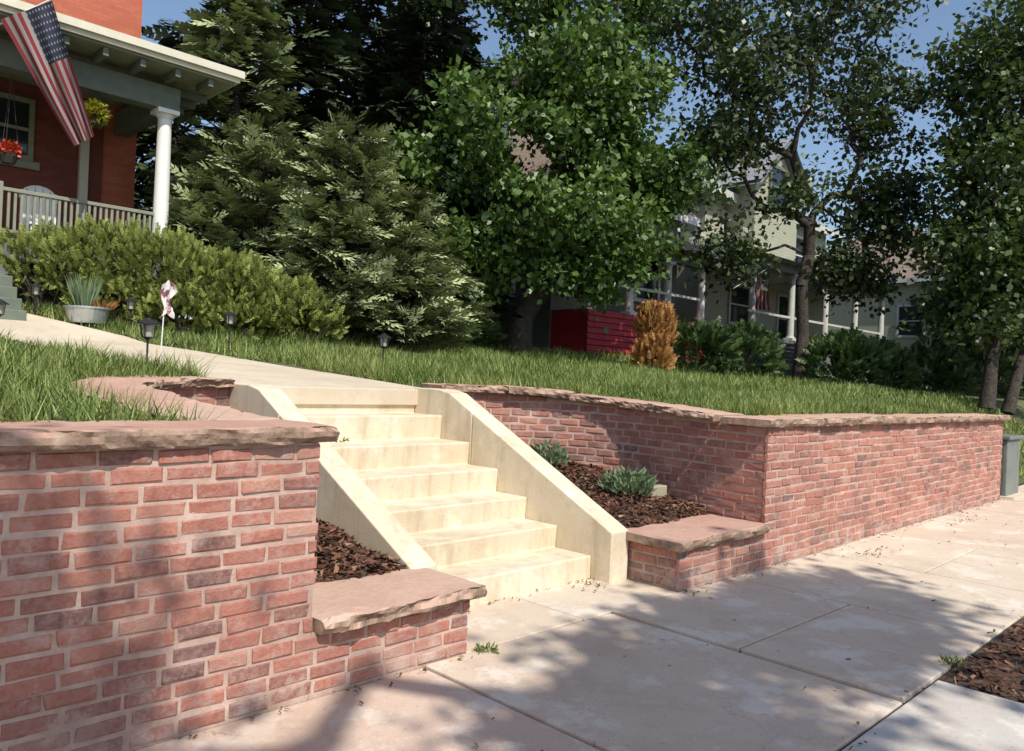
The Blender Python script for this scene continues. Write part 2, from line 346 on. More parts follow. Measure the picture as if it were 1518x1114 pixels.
def capstones(mb,P,side,over,back,zb,thick,lens,rng,endgap=.006,rough=.012,seed=0):
    d=np.r_[0,np.cumsum(np.linalg.norm(np.diff(P,axis=0),axis=1))]; T,Nn=normals(P,side); tot=d[-1]
    s=0; k=0
    while s<tot-.05:
        l=lens[k%len(lens)]
        if tot-(s+l)<.25: l=tot-s
        e=min(tot,s+l); ss=np.linspace(s+endgap/2,e-endgap/2,max(4,int((e-s)/.02)))
        dz=rng.uniform(-.006,.006); dov=rng.uniform(-.015,.015); t=rng.uniform(0,1); th=thick*rng.uniform(.9,1.1)
        vs=[]; sec=None
        for qi,q in enumerate(ss):
            px,py=np.interp(q,d,P[:,0]),np.interp(q,d,P[:,1]); nx_,ny_=np.interp(q,d,Nn[:,0]),np.interp(q,d,Nn[:,1]); m=math.hypot(nx_,ny_);nx_/=m;ny_/=m
            z=(zb(px,py) if callable(zb) else zb)+dz
            o=over+dov
            endf=min(1,min(q-s,e-q)/.03); endz=(1-endf)*.010
            prof=[(o-.02,0),(o-.004,.12),(o+.004,.4),(o+.002,.7),(o-.002,.94),(o-.008,1.0),(o-.08,1.01)]
            prof+=[(o-.08-(o-.08+back)*f,1.0) for f in (.25,.5,.75)]+[(-back+.03,1.0),(-back,.8),(-back,.1)]
            row=[]
            for i,(u,w) in enumerate(prof):
                p=Vector((px*5+seed+k*7,py*5+i*.35,w*1.2+u*3))
                if i<6 or i>9:
                    fz=noise.noise(p); fz=round(fz*4)/4*.6+fz*.4
                    jn=fz*rough*1.9+noise.noise(p*3.7)*rough*.8+noise.noise(Vector((px*1.6+seed,py*1.6,0)))*rough*1.8
                    jz=noise.noise(p*2.0+Vector((5,5,5)))*rough*.4
                else: jn=0; jz=noise.noise(Vector((px*2.5+u*nx_*3,py*2.5+u*ny_*3,seed)))*.008
                uu=u+(jn if i<7 else -jn)
                row.append((px+nx_*uu,py+ny_*uu,z+w*th+jz-(endz if w>.6 else -endz*.3)))
            vs+=row; sec=len(row)
        fs=[]; n=len(ss)
        for i in range(n-1):
            for j in range(sec):
                a=i*sec+j; b=i*sec+(j+1)%sec; fs.append((a,b,b+sec,a+sec))
        fs+=[tuple(range(sec))[::-1],tuple(range((n-1)*sec,n*sec))]
        mb.add(vs,fs,t); s=e; k+=1
def ztopW(px,py): return float(np.interp(py,[0,.6,2.0,2.7],[1.16,1.17,1.26,1.315]))
rb=np.random.default_rng(11)
def line(p,q,step=.05): return resample(np.array([p,q],float),step)
R=root('brick_retaining_wall')
bm_=MB(); 
bricks(bm_,line((4.94,0),(13.4,0)),-1,0,.29,rb)
bricks(bm_,line((6.19,0),(13.4,0)),-1,.29,1.161,rb)
bricks(bm_,line((4.94,.50),(4.94,.032)),-1,0,.29,rb,phase=1)
RP=smooth_path(RW)
bricks(bm_,RP,+1,0,ztopW,rb,phase=1,s_start=.032)
bricks(bm_,line((13.4,.032),(13.4,.5)),-1,0,1.161,rb,phase=1)
bm_.obj('bricks',BRICK,R)
cm=MB(); cm.box(6.27,13.394,.007,.34,-.2,1.16); cm.box(6.197,6.269,.0075,.029,-.2,1.158); cm.box(4.947,6.196,.0068,.49,-.2,.291)
core(cm,RP[RP[:,1]>.03],+1,-.008,-.30,-.2,ztopW); cm.obj('mortar',MORTAR,R)
cp=MB()
capstones(cp,line((6.11,0),(13.46,0)),-1,.06,.42,1.16,.08,[1.05,.8,1.2,.9,.7,1.1],rb,seed=3)
RC=RP[RP[:,1]>.44]; capstones(cp,RC,+1,.10,.36,lambda a,b:ztopW(a,b)+.001,.075,[.8,.95,.7],rb,seed=9,rough=.018)
capstones(cp,line((4.87,0),(6.18,0)),-1,.055,.52,.292,.075,[5],rb,seed=15)
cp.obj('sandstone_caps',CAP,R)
Lr=root('brick_retaining_wall')
bm_=MB()
bricks(bm_,line((-7,0),(2.90,0)),-1,0,.29,rb)
bricks(bm_,line((-7,0),(1.95,0)),-1,.29,1.161,rb)
bricks(bm_,line((2.90,.032),(2.90,.5)),-1,0,.29,rb,phase=1)
LP=smooth_path(LW)
bricks(bm_,LP,-1,0,ztopW,rb,phase=1,s_start=.032)
bm_.obj('bricks',BRICK,Lr)
cm=MB(); cm.box(-7,1.88,.007,.34,-.2,1.16); cm.box(1.881,1.943,.0075,.029,-.2,1.158); cm.box(1.944,2.893,.0068,.49,-.2,.291)
core(cm,LP[LP[:,1]>.03],-1,-.008,-.30,-.2,ztopW); cm.obj('mortar',MORTAR,Lr)
cp=MB()
capstones(cp,line((2.02,0),(-7,0)),+1,.06,.44,1.16,.08,[1.75,1.1,.9,1.2],rb,seed=33,rough=.016)
LC=LP[LP[:,1]>.46]; capstones(cp,LC,-1,.075,.38,lambda a,b:ztopW(a,b)+.001,.07,[.75,.9,1.0],rb,seed=39,rough=.024)
capstones(cp,line((1.96,0),(2.98,0)),-1,.06,.52,.292,.08,[5],rb,seed=45,rough=.02)
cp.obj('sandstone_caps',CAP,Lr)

# ------------------------------------------------------------------ stairs
st=root('concrete_stairs')
NY=[.62,.97,1.31,1.66,2.03,2.42,2.82]; NZ=[.175,.345,.52,.71,.90,1.11,1.325]
prof=[(.62,-.15)]
for i,(y,z) in enumerate(zip(NY,NZ)):
    zp=NZ[i-1] if i else -.15
    if i: prof.append((y+.012,zp-.004))
    prof.append((y,z))
prof+=[(2.86,NZ[-1]),(2.86,-.15)]
s=MB(); s.prism_x(prof,3.04,4.70); s.obj('steps',STEPC,st,bevel=.014,seg=3)
def ct(y): return .37+(y-.44)*(.945/1.90)
c1=[(.44,-.15),(.44,.37),(2.02,ct(2.02)),(2.02,-.15)]; c2=[(2.026,-.15),(2.026,ct(2.026)),(2.34,1.315),(2.50,1.345),(2.86,1.345),(2.86,-.15)]
s=MB()
for pr in (c1,c2): s.prism_x(pr,4.702,4.915); s.prism_x(pr,2.845,3.038)
s.obj('cheek_walls',STEPC,st,bevel=.010,seg=3)

def bed(name,x0,x1,seed):
    rt=root(name); rr=np.random.default_rng(seed)
    xs=np.linspace(x0,x1,30); ys=np.linspace(.3,2.95,40); X,Y=np.meshgrid(xs,ys,indexing='ij')
    f=lambda x,y:.25+.19*y+.02*np.sin(7*x+3*y)+.015*np.sin(11*y-4*x)
    V=np.c_[X.ravel(),Y.ravel(),f(X,Y).ravel()]; idx=np.arange(X.size).reshape(X.shape)
    F=np.c_[idx[:-1,:-1].ravel(),idx[1:,:-1].ravel(),idx[1:,1:].ravel(),idx[:-1,1:].ravel()]
    fast_mesh('soil',V,F,SOIL,rt,smooth=True)
    n=9000; P=np.c_[rr.uniform(x0,x1,n),rr.uniform(.45,2.8,n)]; P=P[in_pocket(P[:,0],P[:,1],-.02)]
    P=np.c_[P,f(P[:,0],P[:,1])+rr.uniform(0,.02,len(P))]; chips('bark_chips',P,rt,rr,(.012,.036)); return f
fb=bed('mulch_bed',4.92,6.5,1); bed('mulch_bed',1.75,2.84,2)
s=MB(); s.box(6.0,6.24,1.0,1.09,.44,.55); s.obj('stone_block',simple('pale_stone',(.30,.28,.2),(.42,.38,.28)),bevel=.01)

# ------------------------------------------------------------------ foliage tools
def leafcloud(name,P,D,Nn,L,W,tint,mat,parent):
    D=D/np.linalg.norm(D,axis=1)[:,None]; S=np.cross(D,Nn); S/=np.linalg.norm(S,axis=1)[:,None]+1e-9
    L=L[:,None];W=W[:,None]
    V=np.stack([P,P+D*L*.45+S*W,P+D*L,P+D*L*.45-S*W],1).reshape(-1,3)
    return fast_mesh(name,V,np.arange(len(V)).reshape(-1,4),mat,parent,np.repeat(np.clip(tint,0,1),4))
def frondcloud(name,P,D,U,L,tint,mat,parent,pairs=6,w=.05,ang=.75,tipb=.35,curl=.18):
    D=D/np.linalg.norm(D,axis=1)[:,None]; S=np.cross(D,U); S/=np.linalg.norm(S,axis=1)[:,None]+1e-9; Nn=np.cross(S,D)
    T=[];tt=[]
    def leaf(b,a,l):
        dx,dy=math.cos(a),math.sin(a); px,py=-dy,dx
        for (u,v) in ((0,0),(.45,w),(1,0),(.45,-w)):
            T.append((b+dx*u*l+px*v,dy*u*l+py*v,-curl*(b+dx*u*l)**2+ .03*math.sin(b*20))); tt.append((b+u*l)*tipb)
    for i in range(pairs):
        t=(i+.3)/pairs; l=.42*(1-.65*t)
        leaf(t*.85,ang,l); leaf(t*.85+.04,-ang,l)
    leaf(.0,0,.55); leaf(.5,0,.5)
    T=np.array(T); tt=np.array(tt); L=L[:,None,None]
    V=P[:,None,:]+L*(T[None,:,0:1]*D[:,None,:]+T[None,:,1:2]*S[:,None,:]+T[None,:,2:3]*Nn[:,None,:])
    ti=np.clip(tint[:,None]+tt[None,:]-tipb*.4,0,1).ravel(); V=V.reshape(-1,3)
    return fast_mesh(name,V,np.arange(len(V)).reshape(-1,4),mat,parent,ti)
def unit(rng,n):
    v=rng.normal(size=(n,3)); return v/np.linalg.norm(v,axis=1)[:,None]
def tubes(name,segs,mat,parent,n=7):
    mb=MB()
    for (a,b,r0,r1) in segs: mb.cyl(a,b,r0,r1,n,caps=False)
    me=bpy.data.meshes.new(name); me.from_pydata(mb.v,[],mb.f); me.update(); me.materials.append(mat)
    me.polygons.foreach_set('use_smooth',np.ones(len(me.polygons),dtype=bool))
    return link(bpy.data.objects.new(name,me),parent)
def tree(name,trunk,lobes,ncl,nleaf,leaf,r0,mat,seed,spread=.4,flat=.7,shell=.5,minr=.012,up=1.0):
    rng=np.random.default_rng(seed); rt=root(name)
    w=np.array([l[2] for l in lobes],float); w/=w.sum(); C=[]
    for i in rng.choice(len(lobes),ncl,p=w):
        c,rd,_=lobes[i]; u=unit(rng,1)[0]*rng.random()**shell; C.append(np.array(c)+u*np.array(rd))
    C=np.array(C); top=np.array(trunk[-1],float); C=C[np.argsort(np.linalg.norm(C-top,axis=1))]
    nodes=[np.array(p,float) for p in trunk]; par=[-1]+list(range(len(trunk)-1)); plen=[0]
    for i in range(1,len(nodes)): plen.append(plen[-1]+np.linalg.norm(nodes[i]-nodes[i-1]))
    nb=max(1,len(trunk)-2); leafnodes=[]
    for c in C:
        A=np.array(nodes); d=np.linalg.norm(A-c,axis=1); cost=d+.18*np.array(plen)+np.where(A[:,2]>c[2]+.3,.8,0); cost[:nb]=1e9
        j=int(np.argmin(cost)); prev=j; p=nodes[j]; k=3 if d[j]>1.2 else (2 if d[j]>.6 else 1)
        for q in range(1,k+1):
            f=q/(k+0.0); m=p+(c-p)*f
            if q<k: m=m+rng.normal(0,.09,3)*d[j]+np.array([0,0,.08*d[j]])
            nodes.append(m); par.append(prev); plen.append(plen[prev]+np.linalg.norm(m-nodes[prev])); prev=len(nodes)-1
        leafnodes.append(prev)
    cnt=np.zeros(len(nodes)); 
    for j in leafnodes: cnt[j]+=1
    for i in range(len(nodes)-1,0,-1): cnt[par[i]]+=cnt[i]
    rad=np.maximum(minr,r0*(cnt/cnt[0])**.5)
    segs=[]
    for i in range(1,len(nodes)):
        ra=rad[par[i]]
        if par[i]>=nb: ra=min(ra,rad[i]*1.35)
        if i<len(trunk): ra=rad[par[i]]
        if i==1: ra=r0*1.35
        segs.append((nodes[par[i]],nodes[i],ra,rad[i]))
    tubes('trunk_and_limbs',segs,BARK,rt)
    n=len(C)*nleaf; cid=np.repeat(np.arange(len(C)),nleaf); cs=rng.uniform(.55,1.45,len(C))
    off=rng.normal(size=(n,3))*np.array([spread,spread,spread*flat])*cs[cid][:,None]
    P=C[cid]+off
    D=unit(rng,n)+np.array([0,0,-.25])+off*.8; Nn=unit(rng,n)+np.array([0,0,up])
    L=rng.uniform(.6,1.35,n)*leaf
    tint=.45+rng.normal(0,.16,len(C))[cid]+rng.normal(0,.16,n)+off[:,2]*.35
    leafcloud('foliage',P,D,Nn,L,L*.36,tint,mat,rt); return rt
def conifer(name,base,H,R,nb,nf,flen,mat,seed,up=0.0,droop=.25,tint0=.4,pw=.75,rt=None,zmin=.04,pairs=5,w=.06,inner=.25):
    rng=np.random.default_rng(seed); rt=rt or root(name); base=np.array(base,float)
    segs=[(base,base+np.array([0,0,H*.97]),.03*H*.8,.02)]
    P=[];D=[];U=[];T=[]
    for i in range(nb):
        t=zmin+(1-zmin)*rng.random()**.85; az=rng.uniform(0,2*np.pi); l=R*(1-t)**pw*rng.uniform(.6,1.12)+.12
        d=np.array([math.cos(az),math.sin(az),0]); p0=base+np.array([0,0,t*H]); bt=rng.normal(0,.14)
        if l>.5: segs.append((p0,p0+d*l*.8+np.array([0,0,(up*l-droop*l)*.7]),.02+.012*l,.006))
        m=max(2,int(nf*l/R)+1)
        for s in rng.uniform(inner,1,m)**.7:
            q=p0+d*l*s+np.array([0,0,up*l*s-droop*l*s*s])
            sd=np.array([-d[1],d[0],0])*rng.normal(0,.75)
            dd=d*(.7+.4*s)+sd+np.array([0,0,up*.9-.35*droop+rng.normal(0,.25)])
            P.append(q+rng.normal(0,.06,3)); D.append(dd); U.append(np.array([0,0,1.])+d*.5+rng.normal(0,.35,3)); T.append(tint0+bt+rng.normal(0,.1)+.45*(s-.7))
    P=np.array(P);D=np.array(D);U=np.array(U);T=np.array(T)
    tubes('trunk_and_limbs',segs,BARK,rt,5)
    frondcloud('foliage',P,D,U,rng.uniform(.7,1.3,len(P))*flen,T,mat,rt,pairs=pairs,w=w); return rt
def bush(name,lobes,nf,flen,mat,seed,pairs=4,w=.07,tint0=.4,upb=.5,inner=.55,tipb=.35):
    rng=np.random.default_rng(seed); rt=root(name); P=[];D=[];T=[]
    vol=np.array([r[0]*r[1]+r[0]*r[2] for c,r in lobes]); vol/=vol.sum()
    segs=[]
    for (c,r),v in zip(lobes,vol):
        n=int(nf*v); u=unit(rng,n); u[:,2]=np.where(u[:,2]<-.5,-u[:,2],u[:,2]); rr=rng.uniform(inner,1.0,n)**.5
        lump=1+.16*np.sin(u[:,0]*6+c[0]*5)*np.cos(u[:,1]*5+u[:,2]*4+c[1])
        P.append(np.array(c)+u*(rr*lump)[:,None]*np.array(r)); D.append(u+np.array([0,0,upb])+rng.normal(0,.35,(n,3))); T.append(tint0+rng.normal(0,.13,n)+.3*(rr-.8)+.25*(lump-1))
        for q in range(7):
            e=np.array(c)+unit(rng,1)[0]*np.array(r)*.7; e[2]=max(e[2],c[2]); segs.append((np.array([c[0],c[1],c[2]-r[2]]),e,.03,.008))
    P=np.vstack(P);D=np.vstack(D);T=np.hstack(T)
    tubes('stems',segs,BARK,rt,5)
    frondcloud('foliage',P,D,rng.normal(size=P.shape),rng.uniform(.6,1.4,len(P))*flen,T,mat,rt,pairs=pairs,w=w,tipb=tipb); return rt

DECID=leafmat('maple_leaves',(.032,.062,.016),(.095,.170,.038),(.21,.31,.095),.28,.42)
DECID2=leafmat('ash_leaves',(.020,.034,.012),(.052,.082,.026),(.13,.17,.062),.18,.42)
DECID3=leafmat('elm_leaves',(.026,.044,.015),(.068,.108,.032),(.14,.19,.065),.22,.42)
FAR=leafmat('far_leaves',(.020,.035,.012),(.05,.085,.025),(.10,.15,.045),0,.6,.3)
SPRUCE=leafmat('spruce_needles',(.010,.017,.009),(.028,.045,.021),(.09,.125,.06),0,.6,.3)
JUNI=leafmat('juniper_sprays',(.03,.045,.018),(.16,.20,.085),(.46,.50,.27),0,.6,.3)
CEDAR=leafmat('cedar_sprays',(.022,.035,.016),(.12,.155,.068),(.36,.41,.20),0,.6,.3)
YEW=leafmat('yew_sprays',(.04,.055,.012),(.16,.195,.04),(.35,.37,.10),0,.6,.3)
HEDGE=leafmat('hedge_leaves',(.018,.034,.010),(.05,.09,.024),(.11,.17,.05),0,.5,.4)
RUST=leafmat('rust_sprays',(.14,.06,.02),(.38,.18,.055),(.55,.32,.12),0,.7,.2)
SAGE=leafmat('sage_leaves',(.08,.12,.06),(.17,.24,.13),(.30,.38,.24),.2,.6,.3)
GRASS=leafmat('grass_blades',(.055,.090,.020),(.150,.215,.052),(.36,.40,.15),.15,.6,.25)

tree('maple_tree',[(13.6,10.3,2.0),(13.55,10.15,2.9),(13.9,9.8,3.7),(13.8,9.6,4.6),(13.7,9.4,5.6)],
 [((12.2,10.4,4.4),(1.4,1.3,1.0),1.0),((13.2,8.4,4.9),(1.6,1.5,1.3),1.3),((14.8,8.6,4.3),(1.3,1.2,1.0),1.1),((11.5,10.3,6.6),(1.5,1.5,1.3),1.1),
  ((13.9,8.6,7.0),(1.9,1.8,1.4),1.7),((16.4,8.5,6.6),(1.8,1.4,1.0),1.3),((13.5,9.6,8.9),(2.2,2.0,1.2),1.4),((15.8,9.2,8.4),(1.6,1.5,1.0),.8),((14.2,9.4,10.8),(2.4,2.0,1.3),1.3),((12,10.5,11),(1.8,1.8,1.2),.8)],
 270,180,.17,.26,DECID,21,spread=.27,up=.5)
tree('ash_tree',[(21.2,6.8,1.5),(21.3,6.8,3.0),(21.2,6.85,4.3),(21.45,6.8,5.2),(21.3,6.75,6.0)],
 [((18.8,8.2,8.0),(1.5,1.5,.9),.8),((23.4,5.5,6.6),(1.9,1.4,1.3),1.2),((19.6,7.6,9.6),(2.2,1.8,1.4),1.2),((23,5.8,9.4),(2.2,1.7,1.8),1.2),((21.5,6.8,11.8),(3.2,2.4,1.4),1.4),((22.6,6.1,4.8),(1.7,1.2,.7),.8),((18.2,8.6,11.3),(2.2,2.0,1.3),.9),((20.7,7.0,6.8),(1.2,1.0,.8),.6),((19.4,8.0,5.2),(1.1,.9,.7),.55)],
 300,78,.17,.17,DECID2,22,spread=.34)
tree('elm_tree',[(22.4,2.5,1.2),(22.5,2.45,2.4),(22.7,2.3,3.6),(22.9,2.2,4.8)],
 [((22.0,2.7,5.2),(1.3,1.2,1.0),1),((24,2.0,4.6),(1.6,1.3,1.4),1.1),((22.4,2.5,7.2),(1.6,1.5,1.4),1.1),((24.4,1.6,7.5),(1.8,1.5,1.8),1.2),((22.6,2.7,9.8),(1.5,1.5,1.5),.9),((24.5,1.8,10.5),(2.2,1.8,1.8),1.2),((22.3,2.9,3.5),(1.1,.9,.7),.8)],
 280,110,.175,.15,DECID3,23,spread=.33)
tree('elm_tree',[(22.9,2.15,1.1),(23.3,2.0,2.4),(23.9,1.7,3.8),(24.3,1.5,5.0)],
 [((24.8,1.0,5.6),(1.4,1.2,1.2),1),((25.4,.6,7.8),(1.6,1.4,1.6),1),((25.5,1.0,3.9),(1.2,1.2,.8),.6)],
 90,110,.175,.12,DECID3,24,spread=.33)
conifer('spruce_tree',(12.6,16.2,2.3),12.5,3.2,300,9,.9,SPRUCE,31,up=.05,droop=.35,w=.09,inner=.4,pairs=4)
conifer('spruce_tree',(16.0,17.0,2.3),12.5,3.4,300,9,.9,SPRUCE,32,up=.05,droop=.35,w=.09,inner=.4,pairs=4)
conifer('spruce_tree',(9.9,15.4,2.3),12.5,2.6,300,9,.85,SPRUCE,33,up=.05,droop=.35,w=.09,tint0=.7,inner=.4,pairs=4)
conifer('spruce_tree',(12.4,12.9,2.2),9.0,2.3,240,8,.8,SPRUCE,37,up=.05,droop=.35,w=.09,tint0=.4,inner=.4,pairs=4)
conifer('spruce_tree',(8.4,18.2,2.4),8.0,1.8,200,8,.8,SPRUCE,38,up=.05,droop=.35,w=.09,tint0=.5,inner=.4,pairs=4)
conifer('cedar_tree',(8.0,13.9,2.3),8.8,1.9,330,9,.60,CEDAR,34,up=.25,droop=.35,tint0=.62,inner=.35,w=.07)
j=root('juniper_tree')
for i,(x,y,h,r) in enumerate([(7.6,11.6,4.0,1.25),(9.1,10.9,4.3,1.5),(10.4,10.6,3.2,1.4),(8.3,10.2,2.7,1.15),(6.9,12.2,3.2,1.0),(9.7,9.9,2.3,1.1),(11.2,10.9,2.4,1.2)]):
    conifer('juniper_tree',(x,y,float(g(y))-.1),h,r,150,10,.54,JUNI,40+i,up=.50,droop=.25,tint0=.50,pw=.6,rt=j,zmin=.0,w=.055,inner=.3)
bush('yew_shrub',[((3.7,11.1,2.75),(.75,.6,.70)),((4.3,10.9,2.85),(.8,.7,.78)),((4.9,10.6,2.85),(.8,.7,.80)),((5.4,10.3,2.75),(.85,.8,.78)),((6.0,10.1,2.65),(.85,.8,.74)),((6.5,9.9,2.5),(.8,.8,.70)),((7.0,9.6,2.4),(.75,.7,.62)),((7.4,9.4,2.25),(.6,.6,.5)),
   ((4.5,10.4,2.3),(.7,.4,.4)),((5.4,9.9,2.2),(.8,.4,.4)),((6.3,9.5,2.1),(.8,.4,.4))],7500,.17,YEW,51,tint0=.47,upb=.9)
bush('hedge_shrub',[((18.6,8.4,2.2),(1.1,.9,.8)),((20.2,8.0,2.2),(1.2,.9,.85))],2200,.28,HEDGE,52)
bush('hedge_shrub',[((22.2,6.0,2.1),(1.3,1.0,.85)),((23.4,5.6,2.0),(1.2,1.0,.75))],2200,.28,HEDGE,53,tint0=.55)
bush('hedge_shrub',[((25.2,4.6,1.9),(1.2,1.0,.8)),((27,4.0,1.9),(1.4,1.1,.8))],2000,.28,HEDGE,54,tint0=.45)
bush('hedge_shrub',[((12.4,10.9,2.4),(.9,.6,.4)),((11.4,10.4,2.3),(.7,.5,.35))],1100,.28,HEDGE,55,tint0=.40)
bush('arborvitae_shrub',[((16.6,8.5,2.1),(.40,.42,.6)),((16.5,8.55,2.9),(.26,.3,.5)),((16.9,8.4,2.75),(.22,.25,.6))],1300,.22,RUST,56,upb=1.5,tint0=.5)
def tuft(name,c,r,h,n,mat,seed,leaf=.07):
    rng=np.random.default_rng(seed); rt=root(name); a=rng.uniform(0,6.283,n); q=rng.random(n)**.5*r
    P=np.c_[c[0]+np.cos(a)*q,c[1]+np.sin(a)*q,c[2]+rng.random(n)*h*(1-.5*q/r)]
    D=np.c_[np.cos(a)*.6,np.sin(a)*.6,np.ones(n)*.8]+rng.normal(0,.35,(n,3)); L=rng.uniform(.6,1.3,n)*leaf
    leafcloud('leaves',P,D,unit(rng,n),L,L*.16,rng.normal(.5,.2,n),mat,rt)
    tubes('stems',[((c[0],c[1],c[2]-.02),(c[0]+math.cos(t)*r*.7,c[1]+math.sin(t)*r*.7,c[2]+h*.8),.004,.002) for t in np.linspace(0,6,8)],BARK,rt,4)
tuft('sage_plant',(5.75,2.05,float(fb(5.75,2.05))),.17,.24,500,SAGE,61)
tuft('lavender_plant',(5.85,1.15,float(fb(5.85,1.15))),.22,.22,500,SAGE,62,.08)
tuft('weed_plant',(3.0,-.05,.0),.055,.02,70,GRASS,63,.035)
tuft('weed_plant',(3.6,2.40,.90),.07,.02,50,GRASS,64,.03)
tuft('weed_plant',(4.9,-1.80,.0),.05,.03,50,GRASS,65,.035)

rg=np.random.default_rng(5)
def grass(n,x0,x1,y0,y1,h,w):
    P=np.c_[rg.uniform(x0,x1,n),rg.uniform(y0,y1,n)]; x,y=P[:,0],P[:,1]
    patch=np.sin(x*1.3+np.sin(y*1.1)*2)*np.cos(y*1.7+x*.4); p2=np.sin(x*3.1+y*2.2)*np.sin(y*4.3-x*1.3)
    edge=(y<.37)|(in_pocket(x,y,.33))|in_walk(x,y,.0)|(rg.random(n)<.25-.35*patch-.2*p2)
    P=P[~edge]; patch=patch[~edge]; p2=p2[~edge]; x,y=P[:,0],P[:,1]; n=len(P)
    z=gz(x,y)-.01
    H=h*rg.uniform(.35,1.5,n)*(1+.4*patch+.25*p2); a=rg.uniform(0,6.283,n); ln=rg.uniform(.1,1.4,n)
    B=np.c_[x,y,z]; S=np.c_[np.cos(a),np.sin(a),np.zeros(n)]*w; lean=np.c_[-np.sin(a),np.cos(a),np.zeros(n)]
    tip=B+lean*(H*ln)[:,None]+np.c_[np.zeros(n),np.zeros(n),H]
    t=.45+.2*patch+.15*p2+rg.normal(0,.2,n); t=np.where(rg.random(n)<.08,1.0,t)
    V=np.stack([B-S,B+S,tip],1).reshape(-1,3); return V,np.clip(t,0,1)
Vs=[];Ts=[]
for a in ((90000,-1.5,8,.3,6,.11,.005),(100000,-1.5,14,3,11.5,.14,.009),(60000,6.5,14,.3,4,.11,.008),(38000,13,24,.5,10.5,.15,.015)):
    V,t=grass(*a); Vs.append(V);Ts.append(np.repeat(t,3))
V=np.vstack(Vs); fast_mesh('grass',V,np.arange(len(V)).reshape(-1,3),GRASS,None,np.hstack(Ts))

# ------------------------------------------------------------------ brick house with porch
H=root('brick_house')
m=MB(); m.box(-8,6.1,14.4,25,1.5,13.2); m.obj('walls',HBRICK,H)
m=MB(); m.box(-7.9,5.45,14.37,14.399,1.6,6.68); m.obj('porch_shade_skin',HBRICK_SHADE,H)  # thin skin over the house wall, painted darker to imitate porch shade
m=MB(); m.add([(-8.8,13.6,13.2),(6.9,13.6,13.2),(6.9,25.8,13.2),(-8.8,25.8,13.2),(-4,19.7,17),(2,19.7,17)],[(0,1,5,4),(1,2,5),(2,3,4,5),(3,0,4),(0,3,2,1)]); m.obj('roof',SHING,H)
m=MB(); m.box(-5,5.98,11.75,14.36,3.20,3.37); m.box(-5,5.9,11.72,11.748,3.0,3.36)
for i in range(7): m.box(1.0,3.1,11.70-.28*(i+1),11.70-.28*i-.003,1.9,3.20-.18*i)
m.obj('porch_floor_and_steps',GREENG,H,bevel=.01)
m=MB(); m.box(-5,5.85,11.85,14.36,1.6,3.0); m.obj('porch_skirt',DARKW,H)
def column(mb,x,y,z0,z1,r):
    mb.box(x-r*1.35,x+r*1.35,y-r*1.35,y+r*1.35,z0,z0+.10); mb.box(x-r*1.4,x+r*1.4,y-r*1.4,y+r*1.4,z1-.08,z1)
    mb.cyl((x,y,z0+.1),(x,y,z0+.16),r*1.3,r*1.15,20); mb.cyl((x,y,z0+.16),(x,y,z1-.16),r*1.0,r*.85,20); mb.cyl((x,y,z1-.16),(x,y,z1-.08),r*.9,r*1.25,20)
m=MB(); column(m,5.72,11.92,3.37,6.1,.14); column(m,.4,11.92,3.37,6.1,.14); column(m,-4.6,11.92,3.37,6.1,.14)
m.obj('porch_columns',WHITE,H,bevel=.006)
m=MB(); m.box(-5,5.93,11.77,12.07,6.1,6.52); m.box(5.63,5.931,12.071,14.36,6.1,6.52)
for i in range(19):
    x=-4.6+i*.6; m.box(x,x+.09,11.2,11.76,6.54,6.68)
for i in range(5): m.box(5.94,6.62,12.2+i*.55,12.29+i*.55,6.54,6.68)
m.obj('porch_beam_and_brackets',GREENG,H,bevel=.006)
m=MB(); m.box(-5.2,6.68,11.16,14.39,6.685,6.72); m.obj('porch_soffit',GREENL,H)
m=MB(); m.box(-5.2,6.74,11.08,11.14,6.72,6.86); m.box(6.685,6.74,11.145,15,6.72,6.86); m.box(-5.2,6.80,11.02,11.079,6.80,6.93); m.box(6.745,6.80,11.08,15,6.80,6.93); m.obj('porch_fascia',CREAM,H)
m=MB(); m.add([(-5.2,11.05,6.93),(6.77,11.05,6.93),(6.77,15,6.93),(-5.2,14.39,7.95),(6.1,14.39,7.95),(6.11,15,7.95)],[(0,1,4,3),(1,2,5,4),(0,3,4,5,2,1)]); m.obj('porch_roof',SHING,H)
m=MB(); m.box(3.15,5.58,11.87,11.95,4.14,4.20); m.box(3.15,5.58,11.88,11.94,3.47,3.52)
m.box(5.74,5.82,12.06,14.36,4.14,4.20); m.box(5.75,5.81,12.06,14.36,3.47,3.52); m.box(3.08,3.2,11.86,11.98,3.37,4.28)
m.obj('porch_rails',GREENL,H,bevel=.006)
m=MB()
x=3.27
while x<5.55: m.box(x,x+.04,11.89,11.93,3.52,4.14); x+=.093
y=12.15
while y<14.3: m.box(5.76,5.80,y,y+.04,3.52,4.14); y+=.1
m.obj('porch_balusters',GREENL,H)
def window(mbf,mbg,x0,x1,y,z0,z1,fr=.09,mull=True):
    mbg.box(x0,x1,y-.045,y+.02,z0,z1)
    mbf.box(x0-fr,x0,y-.09,y+.02,z0-fr,z1+fr); mbf.box(x1,x1+fr,y-.09,y+.02,z0-fr,z1+fr)
    mbf.box(x0,x1,y-.09,y+.02,z1,z1+fr); mbf.box(x0,x1,y-.09,y+.02,z0-fr,z0)
    if mull: mbf.box(x0,x1,y-.065,y-.046,(z0+z1)/2-.03,(z0+z1)/2+.03); 
mf=MB();mg=MB()
window(mf,mg,2.9,4.1,14.4,5.3,6.3); window(mf,mg,-3,-1.5,14.4,4.2,6.0); window(mf,mg,2.5,3.7,14.4,9.0,11); window(mf,mg,-3,-1.8,14.4,9.0,11)
mf.obj('window_frames',GREENL,H); mg.obj('window_glass',GLASS,H)
